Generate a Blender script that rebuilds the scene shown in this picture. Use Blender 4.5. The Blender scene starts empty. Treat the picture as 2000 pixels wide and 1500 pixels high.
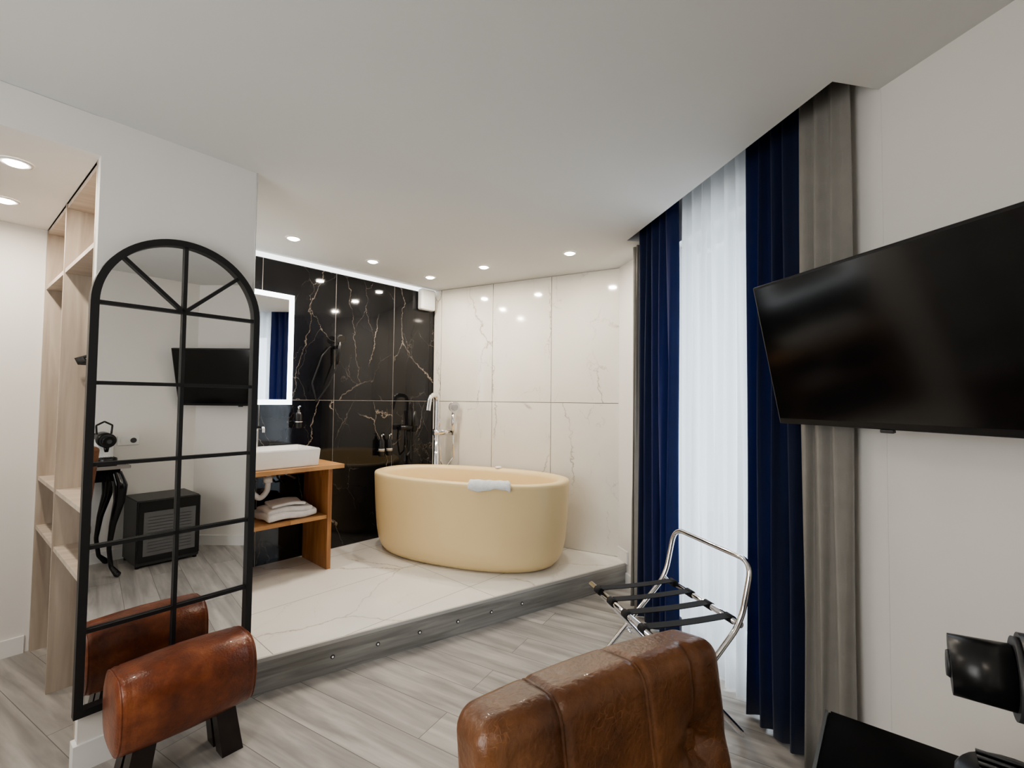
import bpy, bmesh, math, random
from mathutils import Vector, Matrix
random.seed(7)
D = bpy.data
scene = bpy.context.scene
H = 2.45      # main ceiling
PZ = 0.16     # platform height
HS = 2.30     # corridor soffit
scene.view_settings.view_transform = 'AgX'
scene.view_settings.look = 'AgX - Medium High Contrast'
scene.view_settings.exposure = -0.10

# ------------------------------------------------------------------ helpers
def link(o):
    scene.collection.objects.link(o); return o

def mesh_obj(name, bm, mat=None, smooth=False, autos=False):
    me = D.meshes.new(name)
    bmesh.ops.recalc_face_normals(bm, faces=bm.faces[:])
    bm.to_mesh(me); bm.free()
    o = D.objects.new(name, me); link(o)
    if mat is not None: me.materials.append(mat)
    if smooth:
        for p in me.polygons: p.use_smooth = True
    return o

def group(name, parts):
    e = D.objects.new(name, None); link(e)
    for p in parts: p.parent = e
    return e

def box(name, c, size, ang=0.0, mat=None, bev=0.0, seg=2, rot=None):
    bm = bmesh.new()
    bmesh.ops.create_cube(bm, size=1.0)
    bmesh.ops.scale(bm, vec=size, verts=bm.verts)
    if bev > 0:
        bmesh.ops.bevel(bm, geom=bm.edges[:], offset=bev, segments=seg, profile=0.5, affect='EDGES')
    M = Matrix.Translation(c) @ (rot if rot is not None else Matrix.Rotation(ang, 4, 'Z'))
    bmesh.ops.transform(bm, matrix=M, verts=bm.verts)
    return mesh_obj(name, bm, mat)

def prism(name, pts, z0, z1, mat=None, bev=0):
    bm = bmesh.new()
    vs = [bm.verts.new((p[0], p[1], z0)) for p in pts]
    f = bm.faces.new(vs)
    r = bmesh.ops.extrude_face_region(bm, geom=[f])
    for v in r['geom']:
        if isinstance(v, bmesh.types.BMVert): v.co.z = z1
    if bev: bmesh.ops.bevel(bm, geom=bm.edges[:], offset=bev, segments=2, affect='EDGES')
    return mesh_obj(name, bm, mat)

def seg_box(name, p, q, z0, z1, th, side, mat, bev=0):
    """box running p->q (2D), thickness th to the side given by 2D unit vector side"""
    p = Vector(p); q = Vector(q); s = Vector(side) * th
    return prism(name, [p, q, q + s, p + s], z0, z1, mat, bev)

def cyl(name, p0, p1, r0, r1=None, mat=None, n=24, smooth=True):
    p0 = Vector(p0); p1 = Vector(p1)
    if r1 is None: r1 = r0
    bm = bmesh.new()
    bmesh.ops.create_cone(bm, cap_ends=True, segments=n, radius1=r0, radius2=r1, depth=(p1 - p0).length)
    q = Vector((0, 0, 1)).rotation_difference((p1 - p0).normalized())
    bmesh.ops.transform(bm, matrix=Matrix.Translation((p0 + p1) / 2) @ q.to_matrix().to_4x4(), verts=bm.verts)
    o = mesh_obj(name, bm, mat)
    if smooth:
        for p in o.data.polygons:
            if len(p.vertices) == 4: p.use_smooth = True
    return o

def tube(name, pts, r, mat=None, cyclic=False, smoothc=False, radii=None, res=4):
    cu = D.curves.new(name, 'CURVE'); cu.dimensions = '3D'
    cu.bevel_depth = r; cu.bevel_resolution = res; cu.use_fill_caps = True
    if smoothc:
        sp = cu.splines.new('NURBS'); sp.order_u = 4; sp.use_endpoint_u = True; sp.resolution_u = 8
    else:
        sp = cu.splines.new('POLY')
    sp.points.add(len(pts) - 1)
    for i, p in enumerate(pts):
        sp.points[i].co = (p[0], p[1], p[2], 1)
        if radii: sp.points[i].radius = radii[i]
    sp.use_cyclic_u = cyclic
    tmp = D.objects.new(name, cu); link(tmp)
    dg = bpy.context.evaluated_depsgraph_get(); dg.update()
    me = D.meshes.new_from_object(tmp.evaluated_get(dg))
    D.objects.remove(tmp); D.curves.remove(cu)
    o = D.objects.new(name, me); link(o)
    if mat: me.materials.clear(); me.materials.append(mat)
    for p in me.polygons: p.use_smooth = True
    return o

def fillet(pts, r, n=6):
    pts = [Vector(p) for p in pts]; out = [pts[0]]
    for i in range(1, len(pts) - 1):
        a, b, c = pts[i - 1], pts[i], pts[i + 1]
        u = (a - b); v = (c - b); rr = min(r, u.length * .49, v.length * .49)
        s = b + u.normalized() * rr; e = b + v.normalized() * rr
        for k in range(n + 1):
            t = k / n; out.append((1 - t) ** 2 * s + 2 * t * (1 - t) * b + t * t * e)
    out.append(pts[-1]); return out

def loft(name, rings, mat=None, cap0=True, cap1=True, smooth=True):
    bm = bmesh.new(); R = []
    for r in rings: R.append([bm.verts.new(p) for p in r])
    n = len(rings[0])
    for i in range(len(R) - 1):
        for j in range(n):
            bm.faces.new((R[i][j], R[i][(j + 1) % n], R[i + 1][(j + 1) % n], R[i + 1][j]))
    if cap0: bm.faces.new(R[0][::-1])
    if cap1: bm.faces.new(R[-1])
    return mesh_obj(name, bm, mat, smooth)

def lathe(name, prof, c, mat, n=28, smooth=True, caps=True):
    rings = [[(c[0] + r * math.cos(2 * math.pi * k / n), c[1] + r * math.sin(2 * math.pi * k / n), c[2] + z) for k in range(n)] for r, z in prof]
    return loft(name, rings, mat, caps, caps, smooth=smooth)

def rbox(name, size, r, M, mat, cuts=14, fn=None):
    bm = bmesh.new(); bmesh.ops.create_cube(bm, size=1.0)
    bmesh.ops.subdivide_edges(bm, edges=bm.edges[:], cuts=cuts, use_grid_fill=True)
    hx, hy, hz = [s / 2 for s in size]
    for v in bm.verts:
        p = Vector((v.co.x * 2, v.co.y * 2, v.co.z * 2))
        # denser sampling toward edges
        p = Vector([math.sin(c * math.pi / 2) for c in p])
        p = Vector((p.x * hx, p.y * hy, p.z * hz))
        q = Vector((max(-hx + r, min(hx - r, p.x)), max(-hy + r, min(hy - r, p.y)), max(-hz + r, min(hz - r, p.z))))
        d = p - q
        if d.length > 1e-7: p = q + d.normalized() * r
        if fn: p = fn(p)
        v.co = p
    bmesh.ops.transform(bm, matrix=M, verts=bm.verts)
    return mesh_obj(name, bm, mat, True)

# ------------------------------------------------------------------ materials
def newmat(name):
    m = D.materials.new(name); m.use_nodes = True
    nt = m.node_tree; b = nt.nodes['Principled BSDF']
    return m, nt, b

def setp(b, **k):
    names = dict(color='Base Color', rough='Roughness', metal='Metallic', sheen='Sheen Weight', trans='Transmission Weight',
                 coat='Coat Weight', ec='Emission Color', es='Emission Strength', spec='Specular IOR Level', sss='Subsurface Weight')
    for a, v in k.items():
        if a in ('color', 'ec'): v = (*v, 1)
        b.inputs[names[a]].default_value = v

def simple(name, color, rough=.5, noise=0.04, nscale=8, bump=0.0, bscale=60, **k):
    m, nt, b = newmat(name); setp(b, color=color, rough=rough, **k)
    N, L = nt.nodes, nt.links
    tc = N.new('ShaderNodeTexCoord')
    if noise > 0:
        n = N.new('ShaderNodeTexNoise'); n.inputs['Scale'].default_value = nscale; n.inputs['Detail'].default_value = 4
        L.new(tc.outputs['Object'], n.inputs['Vector'])
        r = N.new('ShaderNodeValToRGB')
        r.color_ramp.elements[0].position = .3; r.color_ramp.elements[1].position = .7
        r.color_ramp.elements[0].color = (*[max(0, c * (1 - noise)) for c in color], 1)
        r.color_ramp.elements[1].color = (*[min(1, c * (1 + noise)) for c in color], 1)
        L.new(n.outputs['Fac'], r.inputs['Fac']); L.new(r.outputs['Color'], b.inputs['Base Color'])
    if bump > 0:
        n2 = N.new('ShaderNodeTexNoise'); n2.inputs['Scale'].default_value = bscale; n2.inputs['Detail'].default_value = 5
        L.new(tc.outputs['Object'], n2.inputs['Vector'])
        bp = N.new('ShaderNodeBump'); bp.inputs['Strength'].default_value = bump; bp.inputs['Distance'].default_value = .01
        L.new(n2.outputs['Fac'], bp.inputs['Height']); L.new(bp.outputs['Normal'], b.inputs['Normal'])
    return m

def ramp(nt, src, stops):
    r = nt.nodes.new('ShaderNodeValToRGB'); cr = r.color_ramp
    while len(cr.elements) < len(stops): cr.elements.new(.5)
    for e, (p, c) in zip(cr.elements, stops):
        e.position = p; e.color = (*c, 1) if len(c) == 3 else c
    nt.links.new(src, r.inputs['Fac']); return r.outputs['Color']

def mixc(nt, fac, a, b_):
    m = nt.nodes.new('ShaderNodeMix'); m.data_type = 'RGBA'
    for sock, v in ((m.inputs[0], fac), (m.inputs[6], a), (m.inputs[7], b_)):
        if isinstance(v, bpy.types.NodeSocket): nt.links.new(v, sock)
        elif isinstance(v, tuple): sock.default_value = (*v, 1)
        else: sock.default_value = v
    return m.outputs[2]

def mth(nt, op, a, b_=None, c=None):
    m = nt.nodes.new('ShaderNodeMath'); m.operation = op
    for i, v in enumerate((a, b_, c)):
        if v is None: continue
        if isinstance(v, bpy.types.NodeSocket): nt.links.new(v, m.inputs[i])
        else: m.inputs[i].default_value = v
    return m.outputs[0]

def marble(name, base, vein, rough, scale, width, mask_lo, mask_hi, base2, joint=None, ang=0, dist=.35, v2w=.8, stretch=.4, v1w=1.0):
    m, nt, b = newmat(name); N, L = nt.nodes, nt.links
    tc = N.new('ShaderNodeTexCoord'); geo = N.new('ShaderNodeNewGeometry')
    cmb = N.new('ShaderNodeCombineXYZ')
    for i, k in enumerate((31.0, 17.0, 23.0)):
        L.new(mth(nt, 'MULTIPLY', geo.outputs['Random Per Island'], k), cmb.inputs[i])
    add = N.new('ShaderNodeVectorMath'); add.operation = 'ADD'
    L.new(tc.outputs['Object'], add.inputs[0]); L.new(cmb.outputs[0], add.inputs[1])
    nz = N.new('ShaderNodeTexNoise'); nz.inputs['Scale'].default_value = 2.6; nz.inputs['Detail'].default_value = 8
    nz.inputs['Roughness'].default_value = .62
    L.new(add.outputs[0], nz.inputs['Vector'])
    sub = N.new('ShaderNodeVectorMath'); sub.operation = 'SUBTRACT'; L.new(nz.outputs['Color'], sub.inputs[0]); sub.inputs[1].default_value = (.5, .5, .5)
    s2 = N.new('ShaderNodeVectorMath'); s2.operation = 'SCALE'; L.new(sub.outputs[0], s2.inputs[0]); s2.inputs['Scale'].default_value = dist
    a2 = N.new('ShaderNodeVectorMath'); a2.operation = 'ADD'; L.new(add.outputs[0], a2.inputs[0]); L.new(s2.outputs[0], a2.inputs[1])
    mp = N.new('ShaderNodeMapping'); mp.inputs['Rotation'].default_value = (.55, .65, .3); mp.inputs['Scale'].default_value = (1, 1, stretch)
    L.new(a2.outputs[0], mp.inputs['Vector'])
    vo = N.new('ShaderNodeTexVoronoi'); vo.feature = 'DISTANCE_TO_EDGE'; vo.inputs['Scale'].default_value = scale
    L.new(mp.outputs[0], vo.inputs['Vector'])
    v1 = ramp(nt, vo.outputs['Distance'], [(0, (v1w, v1w, v1w)), (width, (.25, .25, .25)), (width * 2.5, (0, 0, 0))])
    vo2 = N.new('ShaderNodeTexVoronoi'); vo2.feature = 'DISTANCE_TO_EDGE'; vo2.inputs['Scale'].default_value = scale * 2.3
    L.new(mp.outputs[0], vo2.inputs['Vector'])
    v2 = ramp(nt, vo2.outputs['Distance'], [(0, (v2w, v2w, v2w)), (width * 1.5, (0, 0, 0))])
    mk = N.new('ShaderNodeTexNoise'); mk.inputs['Scale'].default_value = 1.9; mk.inputs['Detail'].default_value = 4
    L.new(add.outputs[0], mk.inputs['Vector'])
    mask = ramp(nt, mk.outputs['Fac'], [(mask_lo, (0, 0, 0)), (mask_hi, (1, 1, 1))])
    mk2 = N.new('ShaderNodeTexNoise'); mk2.inputs['Scale'].default_value = 3.1; L.new(a2.outputs[0], mk2.inputs['Vector'])
    mask2 = ramp(nt, mk2.outputs['Fac'], [(mask_lo + .04, (0, 0, 0)), (mask_hi + .04, (1, 1, 1))])
    f = mth(nt, 'MAXIMUM', mth(nt, 'MULTIPLY', v1, mask), mth(nt, 'MULTIPLY', v2, mask2))
    cl = ramp(nt, mk2.outputs['Fac'], [(.35, base), (.7, base2)])
    col = mixc(nt, f, cl, vein)
    if joint:
        mp2 = N.new('ShaderNodeMapping'); mp2.inputs['Rotation'].default_value = (0, 0, -ang); mp2.inputs['Location'].default_value = (.25, .12, 0)
        L.new(tc.outputs['Object'], mp2.inputs['Vector'])
        br = N.new('ShaderNodeTexBrick'); br.offset = 0; br.inputs['Scale'].default_value = 1
        br.inputs['Brick Width'].default_value = joint[0]; br.inputs['Row Height'].default_value = joint[1]
        br.inputs['Mortar Size'].default_value = .0022; br.inputs['Mortar Smooth'].default_value = 0
        br.inputs['Color1'].default_value = (0, 0, 0, 1); br.inputs['Color2'].default_value = (0, 0, 0, 1); br.inputs['Mortar'].default_value = (1, 1, 1, 1)
        L.new(mp2.outputs[0], br.inputs['Vector'])
        col = mixc(nt, br.outputs['Fac'], col, (.42, .40, .37))
    L.new(col, b.inputs['Base Color']); setp(b, rough=rough)
    return m

def wood(name, c0, c1, ang=0.0, plank=None, rough=.45, sx=1.2, sy=16, axis='XY', bump=.05):
    """grain runs along +X of the rotated object coords"""
    m, nt, b = newmat(name); N, L = nt.nodes, nt.links
    tc = N.new('ShaderNodeTexCoord')
    mp = N.new('ShaderNodeMapping')
    if axis == 'Z': mp.inputs['Rotation'].default_value = (0, math.pi / 2, 0)
    else: mp.inputs['Rotation'].default_value = (0, 0, -ang)
    L.new(tc.outputs['Object'], mp.inputs['Vector'])
    vec = mp.outputs[0]
    if plank:
        br = N.new('ShaderNodeTexBrick'); br.offset = .37; br.inputs['Scale'].default_value = 1
        br.inputs['Brick Width'].default_value = plank[0]; br.inputs['Row Height'].default_value = plank[1]
        br.inputs['Mortar Size'].default_value = .0014; br.inputs['Mortar Smooth'].default_value = 0
        br.inputs['Color1'].default_value = (0, 0, 0, 1); br.inputs['Color2'].default_value = (1, 1, 1, 1); br.inputs['Mortar'].default_value = (0, 0, 0, 1)
        br.inputs['Bias'].default_value = 0
        L.new(vec, br.inputs['Vector'])
        cmb = N.new('ShaderNodeCombineXYZ')
        L.new(mth(nt, 'MULTIPLY', br.outputs['Color'], 7.0), cmb.inputs[2]); L.new(mth(nt, 'MULTIPLY', br.outputs['Color'], 3.0), cmb.inputs[0])
        ad = N.new('ShaderNodeVectorMath'); ad.operation = 'ADD'; L.new(vec, ad.inputs[0]); L.new(cmb.outputs[0], ad.inputs[1])
        vec2 = ad.outputs[0]
    else: vec2 = vec
    ms = N.new('ShaderNodeMapping'); ms.inputs['Scale'].default_value = (sx, sy, sy if not plank else 1); L.new(vec2, ms.inputs['Vector'])
    n = N.new('ShaderNodeTexNoise'); n.inputs['Scale'].default_value = 1.6; n.inputs['Detail'].default_value = 8; n.inputs['Distortion'].default_value = .6
    L.new(ms.outputs[0], n.inputs['Vector'])
    col = ramp(nt, n.outputs['Fac'], [(.28, c0), (.5, tuple((a + d) / 2 for a, d in zip(c0, c1))), (.7, c1)])
    if plank:
        v = mth(nt, 'MULTIPLY_ADD', br.outputs['Color'], .20, .88)
        hsv = N.new('ShaderNodeHueSaturation'); L.new(v, hsv.inputs['Value']); L.new(col, hsv.inputs['Color'])
        col = mixc(nt, br.outputs['Fac'], hsv.outputs['Color'], tuple(c * .55 for c in c0))
        # scattered dark knots / grey weathering patches
        kn = N.new('ShaderNodeTexNoise'); kn.inputs['Scale'].default_value = 2.6; kn.inputs['Detail'].default_value = 6
        mk_ = N.new('ShaderNodeMapping'); mk_.inputs['Scale'].default_value = (1, 4.5, 1); L.new(vec2, mk_.inputs['Vector']); L.new(mk_.outputs[0], kn.inputs['Vector'])
        kf = ramp(nt, kn.outputs['Fac'], [(.54, (0, 0, 0)), (.74, (.7, .7, .7))])
        col = mixc(nt, kf, col, tuple(c * .85 for c in c0))
    L.new(col, b.inputs['Base Color']); setp(b, rough=rough)
    if bump:
        bp = N.new('ShaderNodeBump'); bp.inputs['Strength'].default_value = bump; bp.inputs['Distance'].default_value = .01
        L.new(n.outputs['Fac'], bp.inputs['Height']); L.new(bp.outputs['Normal'], b.inputs['Normal'])
    return m

def leather(name, dark, mid, light, rough=.36, scuff=1.0):
    m, nt, b = newmat(name); N, L = nt.nodes, nt.links
    tc = N.new('ShaderNodeTexCoord')
    n = N.new('ShaderNodeTexNoise'); n.inputs['Scale'].default_value = 7; n.inputs['Detail'].default_value = 7; n.inputs['Roughness'].default_value = .65
    L.new(tc.outputs['Object'], n.inputs['Vector'])
    col = ramp(nt, n.outputs['Fac'], [(.32, dark), (.52, mid), (.72, light)])
    vo = N.new('ShaderNodeTexVoronoi'); vo.feature = 'DISTANCE_TO_EDGE'; vo.inputs['Scale'].default_value = 48
    n3 = N.new('ShaderNodeTexNoise'); n3.inputs['Scale'].default_value = 25; L.new(tc.outputs['Object'], n3.inputs['Vector'])
    mx = mixc(nt, .10, tc.outputs['Object'], n3.outputs['Color']); L.new(mx, vo.inputs['Vector'])
    crack = ramp(nt, vo.outputs['Distance'], [(0, (1, 1, 1)), (.03, (0, 0, 0))])
    n4 = N.new('ShaderNodeTexNoise'); n4.inputs['Scale'].default_value = 8; n4.inputs['Detail'].default_value = 3; L.new(tc.outputs['Object'], n4.inputs['Vector'])
    mk = ramp(nt, n4.outputs['Fac'], [(.49, (0, 0, 0)), (.66, (.45 * scuff,) * 3)])
    f = mth(nt, 'MULTIPLY', crack, mk)
    col2 = mixc(nt, f, col, tuple(min(1, c * 1.7) for c in light))
    L.new(col2, b.inputs['Base Color']); setp(b, rough=rough, coat=.15)
    n2 = N.new('ShaderNodeTexNoise'); n2.inputs['Scale'].default_value = 140; n2.inputs['Detail'].default_value = 3; L.new(tc.outputs['Object'], n2.inputs['Vector'])
    n5 = N.new('ShaderNodeTexNoise'); n5.inputs['Scale'].default_value = 18; n5.inputs['Detail'].default_value = 4; L.new(tc.outputs['Object'], n5.inputs['Vector'])
    hh = mth(nt, 'SUBTRACT', n2.outputs['Fac'], mth(nt, 'MULTIPLY', f, .8))
    hh = mth(nt, 'ADD', hh, mth(nt, 'MULTIPLY', n5.outputs['Fac'], 2.0))
    bp = N.new('ShaderNodeBump'); bp.inputs['Strength'].default_value = .35; bp.inputs['Distance'].default_value = .004
    L.new(hh, bp.inputs['Height']); L.new(bp.outputs['Normal'], b.inputs['Normal'])
    return m

M_WALL = simple('wall_paint', (.77, .75, .72), .85, .012, 3)
M_CEIL = simple('ceiling_paint', (.655, .66, .65), .9, .012, 2)
M_TRIM = simple('trim_white', (.8, .8, .79), .45, .01)
M_FLOOR = wood('grey_oak_floor', (.265, .25, .235), (.50, .475, .445), math.radians(150), (1.3, .19), .40, 1.0, 11)
M_WM = marble('white_marble_tile', (.79, .755, .685), (.36, .31, .26), .09, 1.7, .0055, .47, .57, (.75, .72, .66), None, 0, .30, .5, .45)
M_WMF = marble('white_marble_floor', (.86, .84, .80), (.50, .42, .36), .20, 1.1, .005, .46, .58, (.81, .79, .75), (1.2, .6), math.atan2(.744, .668), .3, .4)
M_BM = marble('black_marble_tile', (.008, .008, .009), (.44, .375, .31), .05, 1.9, .0026, .42, .60, (.016, .016, .018), None, 0, .24, .55, .42, .85)
M_GROUT_D = simple('grout_light', (.55, .50, .45), .8)
M_GROUT_W = simple('grout_white', (.30, .28, .25), .8)
M_BLACK = simple('black_metal', (.012, .012, .013), .42)
M_BPL = simple('black_plastic', (.010, .010, .011), .3)
M_GLOSSB = simple('black_gloss', (.006, .006, .007), .12)
M_SCREEN = simple('tv_screen_glass', (.004, .004, .005), .13, 0, spec=.55)
M_CHROME = simple('chrome', (.86, .86, .88), .09, .0, metal=1.0)
M_MIRR = simple('mirror_glass', (.90, .91, .91), .0, .0, metal=1.0)
M_OAKL = wood('light_oak_board', (.34, .275, .22), (.50, .43, .355), 0, None, .55, 1.2, 14, 'Z')
M_OAKH = wood('light_oak_shelf', (.42, .35, .285), (.57, .49, .415), 0.67, None, .55, 1.2, 14)
M_ACACIA = wood('acacia_wood', (.36, .17, .06), (.68, .40, .19), math.atan2(.744, .668), (.7, .05), .35, 2, 18)
M_ACACIAV = wood('acacia_wood_upright', (.26, .11, .038), (.52, .27, .12), 0, None, .35, 2, 18, 'Z')
M_TUB = simple('cream_acrylic', (.79, .62, .35), .34, .015, 3, sss=.0)
M_CER = simple('white_ceramic', (.85, .85, .84), .12, 0)
M_TOWEL = simple('white_towel', (.80, .79, .79), .95, .05, 40, .6, 220)
M_BLUE = simple('navy_velvet', (.006, .014, .048), .85, .15, 12, .1, 200, sheen=.15)
M_TAUPE = simple('taupe_lining', (.25, .238, .22), .9, .05, 14, .15, 260)
M_LEA = leather('brown_leather', (.065, .023, .009), (.150, .060, .022), (.25, .112, .047))
M_LEAS = leather('red_brown_leather', (.060, .013, .006), (.165, .042, .014), (.30, .095, .034), .33, .4)
M_DWOOD = simple('dark_wood', (.018, .011, .009), .35, .3, 20)
M_STRAP = simple('black_strap', (.012, .012, .014), .8, .1, 80)
M_DGREY = simple('dark_grey_plastic', (.05, .05, .052), .4)
M_SOFTW = simple('white_plastic', (.8, .8, .79), .3, 0)
M_ALU = simple('aluminium', (.6, .6, .6), .3, 0, metal=1.0)
M_PLANT = simple('grey_fabric', (.1, .1, .11), .9)

# translucency for the navy curtains (daylight glows through the cloth edge)
nt = M_BLUE.node_tree; N, L = nt.nodes, nt.links
tl = N.new('ShaderNodeBsdfTranslucent'); tl.inputs[0].default_value = (.01, .14, .52, 1)
mx = N.new('ShaderNodeMixShader'); mx.inputs[0].default_value = .24
L.new(N['Principled BSDF'].outputs[0], mx.inputs[1]); L.new(tl.outputs[0], mx.inputs[2]); L.new(mx.outputs[0], N['Material Output'].inputs[0])

def emis(name, c, s):
    m, nt, b = newmat(name); setp(b, color=(.8, .8, .8), ec=c, es=s); return m
M_LAMP = emis('lamp_diffuser', (1, .90, .76), 45)
M_LED = emis('led_strip', (.86, .94, 1), 4)
M_LEDT = emis('led_top_strip', (.92, .96, 1), 2.2)
M_SPOT = emis('riser_spot_lens', (1, .95, .85), .3)

# sheer curtain
m, nt, b = newmat('sheer_voile'); N, L = nt.nodes, nt.links
tr = N.new('ShaderNodeBsdfTransparent'); tl = N.new('ShaderNodeBsdfTranslucent'); df = N.new('ShaderNodeBsdfDiffuse')
tl.inputs[0].default_value = (.80, .86, .92, 1); df.inputs[0].default_value = (.82, .81, .79, 1)
m1 = N.new('ShaderNodeMixShader'); m1.inputs[0].default_value = .6; L.new(tl.outputs[0], m1.inputs[1]); L.new(df.outputs[0], m1.inputs[2])
m2 = N.new('ShaderNodeMixShader'); m2.inputs[0].default_value = .86; L.new(tr.outputs[0], m2.inputs[1]); L.new(m1.outputs[0], m2.inputs[2])
L.new(m2.outputs[0], N['Material Output'].inputs[0]); M_SHEER = m
# window glass
m, nt, b = newmat('window_glass'); N, L = nt.nodes, nt.links
tr = N.new('ShaderNodeBsdfTransparent'); gl = N.new('ShaderNodeBsdfGlossy'); gl.inputs['Roughness'].default_value = .02
m2 = N.new('ShaderNodeMixShader'); m2.inputs[0].default_value = .06; L.new(tr.outputs[0], m2.inputs[1]); L.new(gl.outputs[0], m2.inputs[2])
L.new(m2.outputs[0], N['Material Output'].inputs[0]); M_GLASS = m

# ------------------------------------------------------------------ plan
def V2(x, y): return Vector((x, y))
C = V2(-.775, 4.63)
W = V2(.862, 3.745)
Mc = V2(-1.225, 2.215)               # free corner of mirror partition
p = V2(-.629, -.777)                 # along partition
q = V2(.777, -.629)                  # partition normal into the room
e = V2(-.777, .629)                  # into the corridor along the shelves
Lc = Mc + p * .5686
F = Lc + e * 1.31
u = V2(-.668, -.744)                 # along black wall from corner C
nb = V2(.744, -.668)                 # black wall normal (into the room)
uw = V2(.8796, -.4756)               # along white wall from C
nw = V2(-.4756, -.8796)              # white wall normal into room
d = V2(-.2164, .9763)                # window / TV wall direction
n = V2(.9763, .2164)                 # pointing outward through that wall
def SW(s, w): return d * s + n * w
K = SW(.609, 1.547)                  # kink of the TV wall
def KW(al, di): return K + p * al + e * di

def v3(a, z): return Vector((a[0], a[1], z))
A_p = math.atan2(p.y, p.x); A_u = math.atan2(u.y, u.x); A_d = math.atan2(d.y, d.x); A_uw = math.atan2(uw.y, uw.x)

# ------------------------------------------------------------------ shell
BE = C + u * 2.163
floor = prism('floor', [V2(-5, -3), V2(3, -3), V2(3, 6), V2(-5, 6)], -.1, 0, M_FLOOR)
ceil = prism('ceiling', [V2(-5, -3), V2(3, -3), V2(3, 1.0), SW(1.254, 1.9), SW(1.265, 1.36), SW(2.86, 1.407), SW(2.86, 1.9), V2(3, 6), V2(-5, 6)], H, H + .22, M_CEIL)
prism('ceiling_curtain_pocket', [SW(1.1, 1.3), SW(3.0, 1.3), SW(3.0, 2.0), SW(1.1, 2.0)], H + .221, H + .27, M_CEIL)

# platform
E1 = SW(3.345, 1.64)
WP = SW(3.47, 1.64)
prism('platform_floor', [Mc, E1, WP + d * .03, C, BE], 0.0, PZ, M_WMF)
eu = (E1 - Mc).normalized(); en = V2(eu.y, -eu.x)
M_RISER = wood('grey_wood_riser', (.18, .175, .165), (.38, .37, .35), math.atan2(eu.y, eu.x), None, .45, 1.5, 22)
parts = [seg_box('riser_board', Mc + en * .001 + eu * .004, E1 + en * .001 - eu * .003, 0.0, PZ - .016, .012, en, M_RISER),
         seg_box('riser_trim', Mc + en * .001 + eu * .004, E1 + en * .001 - eu * .003, PZ - .015, PZ + .002, .014, en, simple('riser_edge', (.48, .47, .45), .4))]
for i, t in enumerate([.394, .625, .861, 1.10, 1.33, 1.56]):
    c = Mc + eu * t + en * .013
    parts.append(cyl('spot_ring_%d' % (i + 1), v3(c, .078), v3(c + en * .003, .078), .011, .010, M_DGREY))
    parts.append(cyl('spot_lens_%d' % (i + 1), v3(c + en * .003, .078), v3(c + en * .0045, .078), .005, .005, M_SPOT))
group('platform_riser', parts)

# walls
seg_box('wall_black_backing', C - u * .1, BE + u * .05, 0, H, .12, -nb, M_GROUT_D)
seg_box('wall_white_backing', C, C + uw * 2.0, 0, H, .12, -nw, M_GROUT_W)
def tiles(name, O, dr, nn, cols, rows, mat, g=.0016, th=.008):
    bm = bmesh.new()
    for a, b2 in zip(cols[:-1], cols[1:]):
        for z0, z1 in zip(rows[:-1], rows[1:]):
            P = [O + dr * (a + g), O + dr * (b2 - g), O + dr * (b2 - g) + nn * th, O + dr * (a + g) + nn * th]
            lo = [bm.verts.new((x.x, x.y, z0 + g)) for x in P]; hi = [bm.verts.new((x.x, x.y, z1 - g)) for x in P]
            bm.faces.new(lo); bm.faces.new(hi[::-1])
            for k in range(4): bm.faces.new((lo[k], lo[(k + 1) % 4], hi[(k + 1) % 4], hi[k]))
    return mesh_obj(name, bm, mat)
tiles('wall_black_marble', C, u, nb, [0.0, .464, 1.027, 1.6, 2.163], [PZ, 1.365, H - .035], M_BM, g=.0024, th=.003)
tiles('wall_white_marble', C, uw, nw, [.01, .095, .679, 1.264, 1.861], [PZ, 1.365, H], M_WM, g=.0026)
seg_box('trim_black_wall_top', C + nb * .0005, BE + nb * .0005, H - .034, H, .012, nb, M_LEDT)
cyl('trim_white_wall_corner', v3(C + uw * 1.866 + nw * .004, PZ), v3(C + uw * 1.866 + nw * .004, H), .005, .005, M_TRIM)

# window wall with opening
wo0, wo1, wz0, wz1 = 1.87, 2.72, .08, 2.38
seg_box('wall_window_near', SW(1.46, 1.64), SW(wo0, 1.64), 0, H + .2, .2, n, M_WALL)
seg_box('wall_window_far', SW(wo1, 1.64), SW(3.62, 1.64), 0, H + .2, .2, n, M_WALL)
seg_box('wall_window_sill', SW(wo0, 1.64), SW(wo1, 1.64), 0, wz0, .2, n, M_WALL)
seg_box('wall_window_lintel', SW(wo0, 1.64), SW(wo1, 1.64), wz1, H + .2, .2, n, M_WALL)
fr = []
fw = 1.76
for i, (a, b2, z0, z1) in enumerate([(wo0 + .002, wo0 + .06, wz0, wz1), (wo1 - .06, wo1 - .002, wz0, wz1), (wo0 + .06, wo1 - .06, wz0, wz0 + .07), (wo0 + .06, wo1 - .06, wz1 - .07, wz1), ((wo0 + wo1) / 2 - .04, (wo0 + wo1) / 2 + .04, wz0 + .07, wz1 - .07)]):
    fr.append(seg_box('frame_%d' % (i + 1), SW(a, fw), SW(b2, fw), z0, z1, .05, n, M_TRIM))
fr.append(seg_box('glass', SW(wo0 + .06, fw + .02), SW(wo1 - .06, fw + .02), wz0 + .07, wz1 - .07, .006, n, M_GLASS))
group('window_1', fr)
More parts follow.
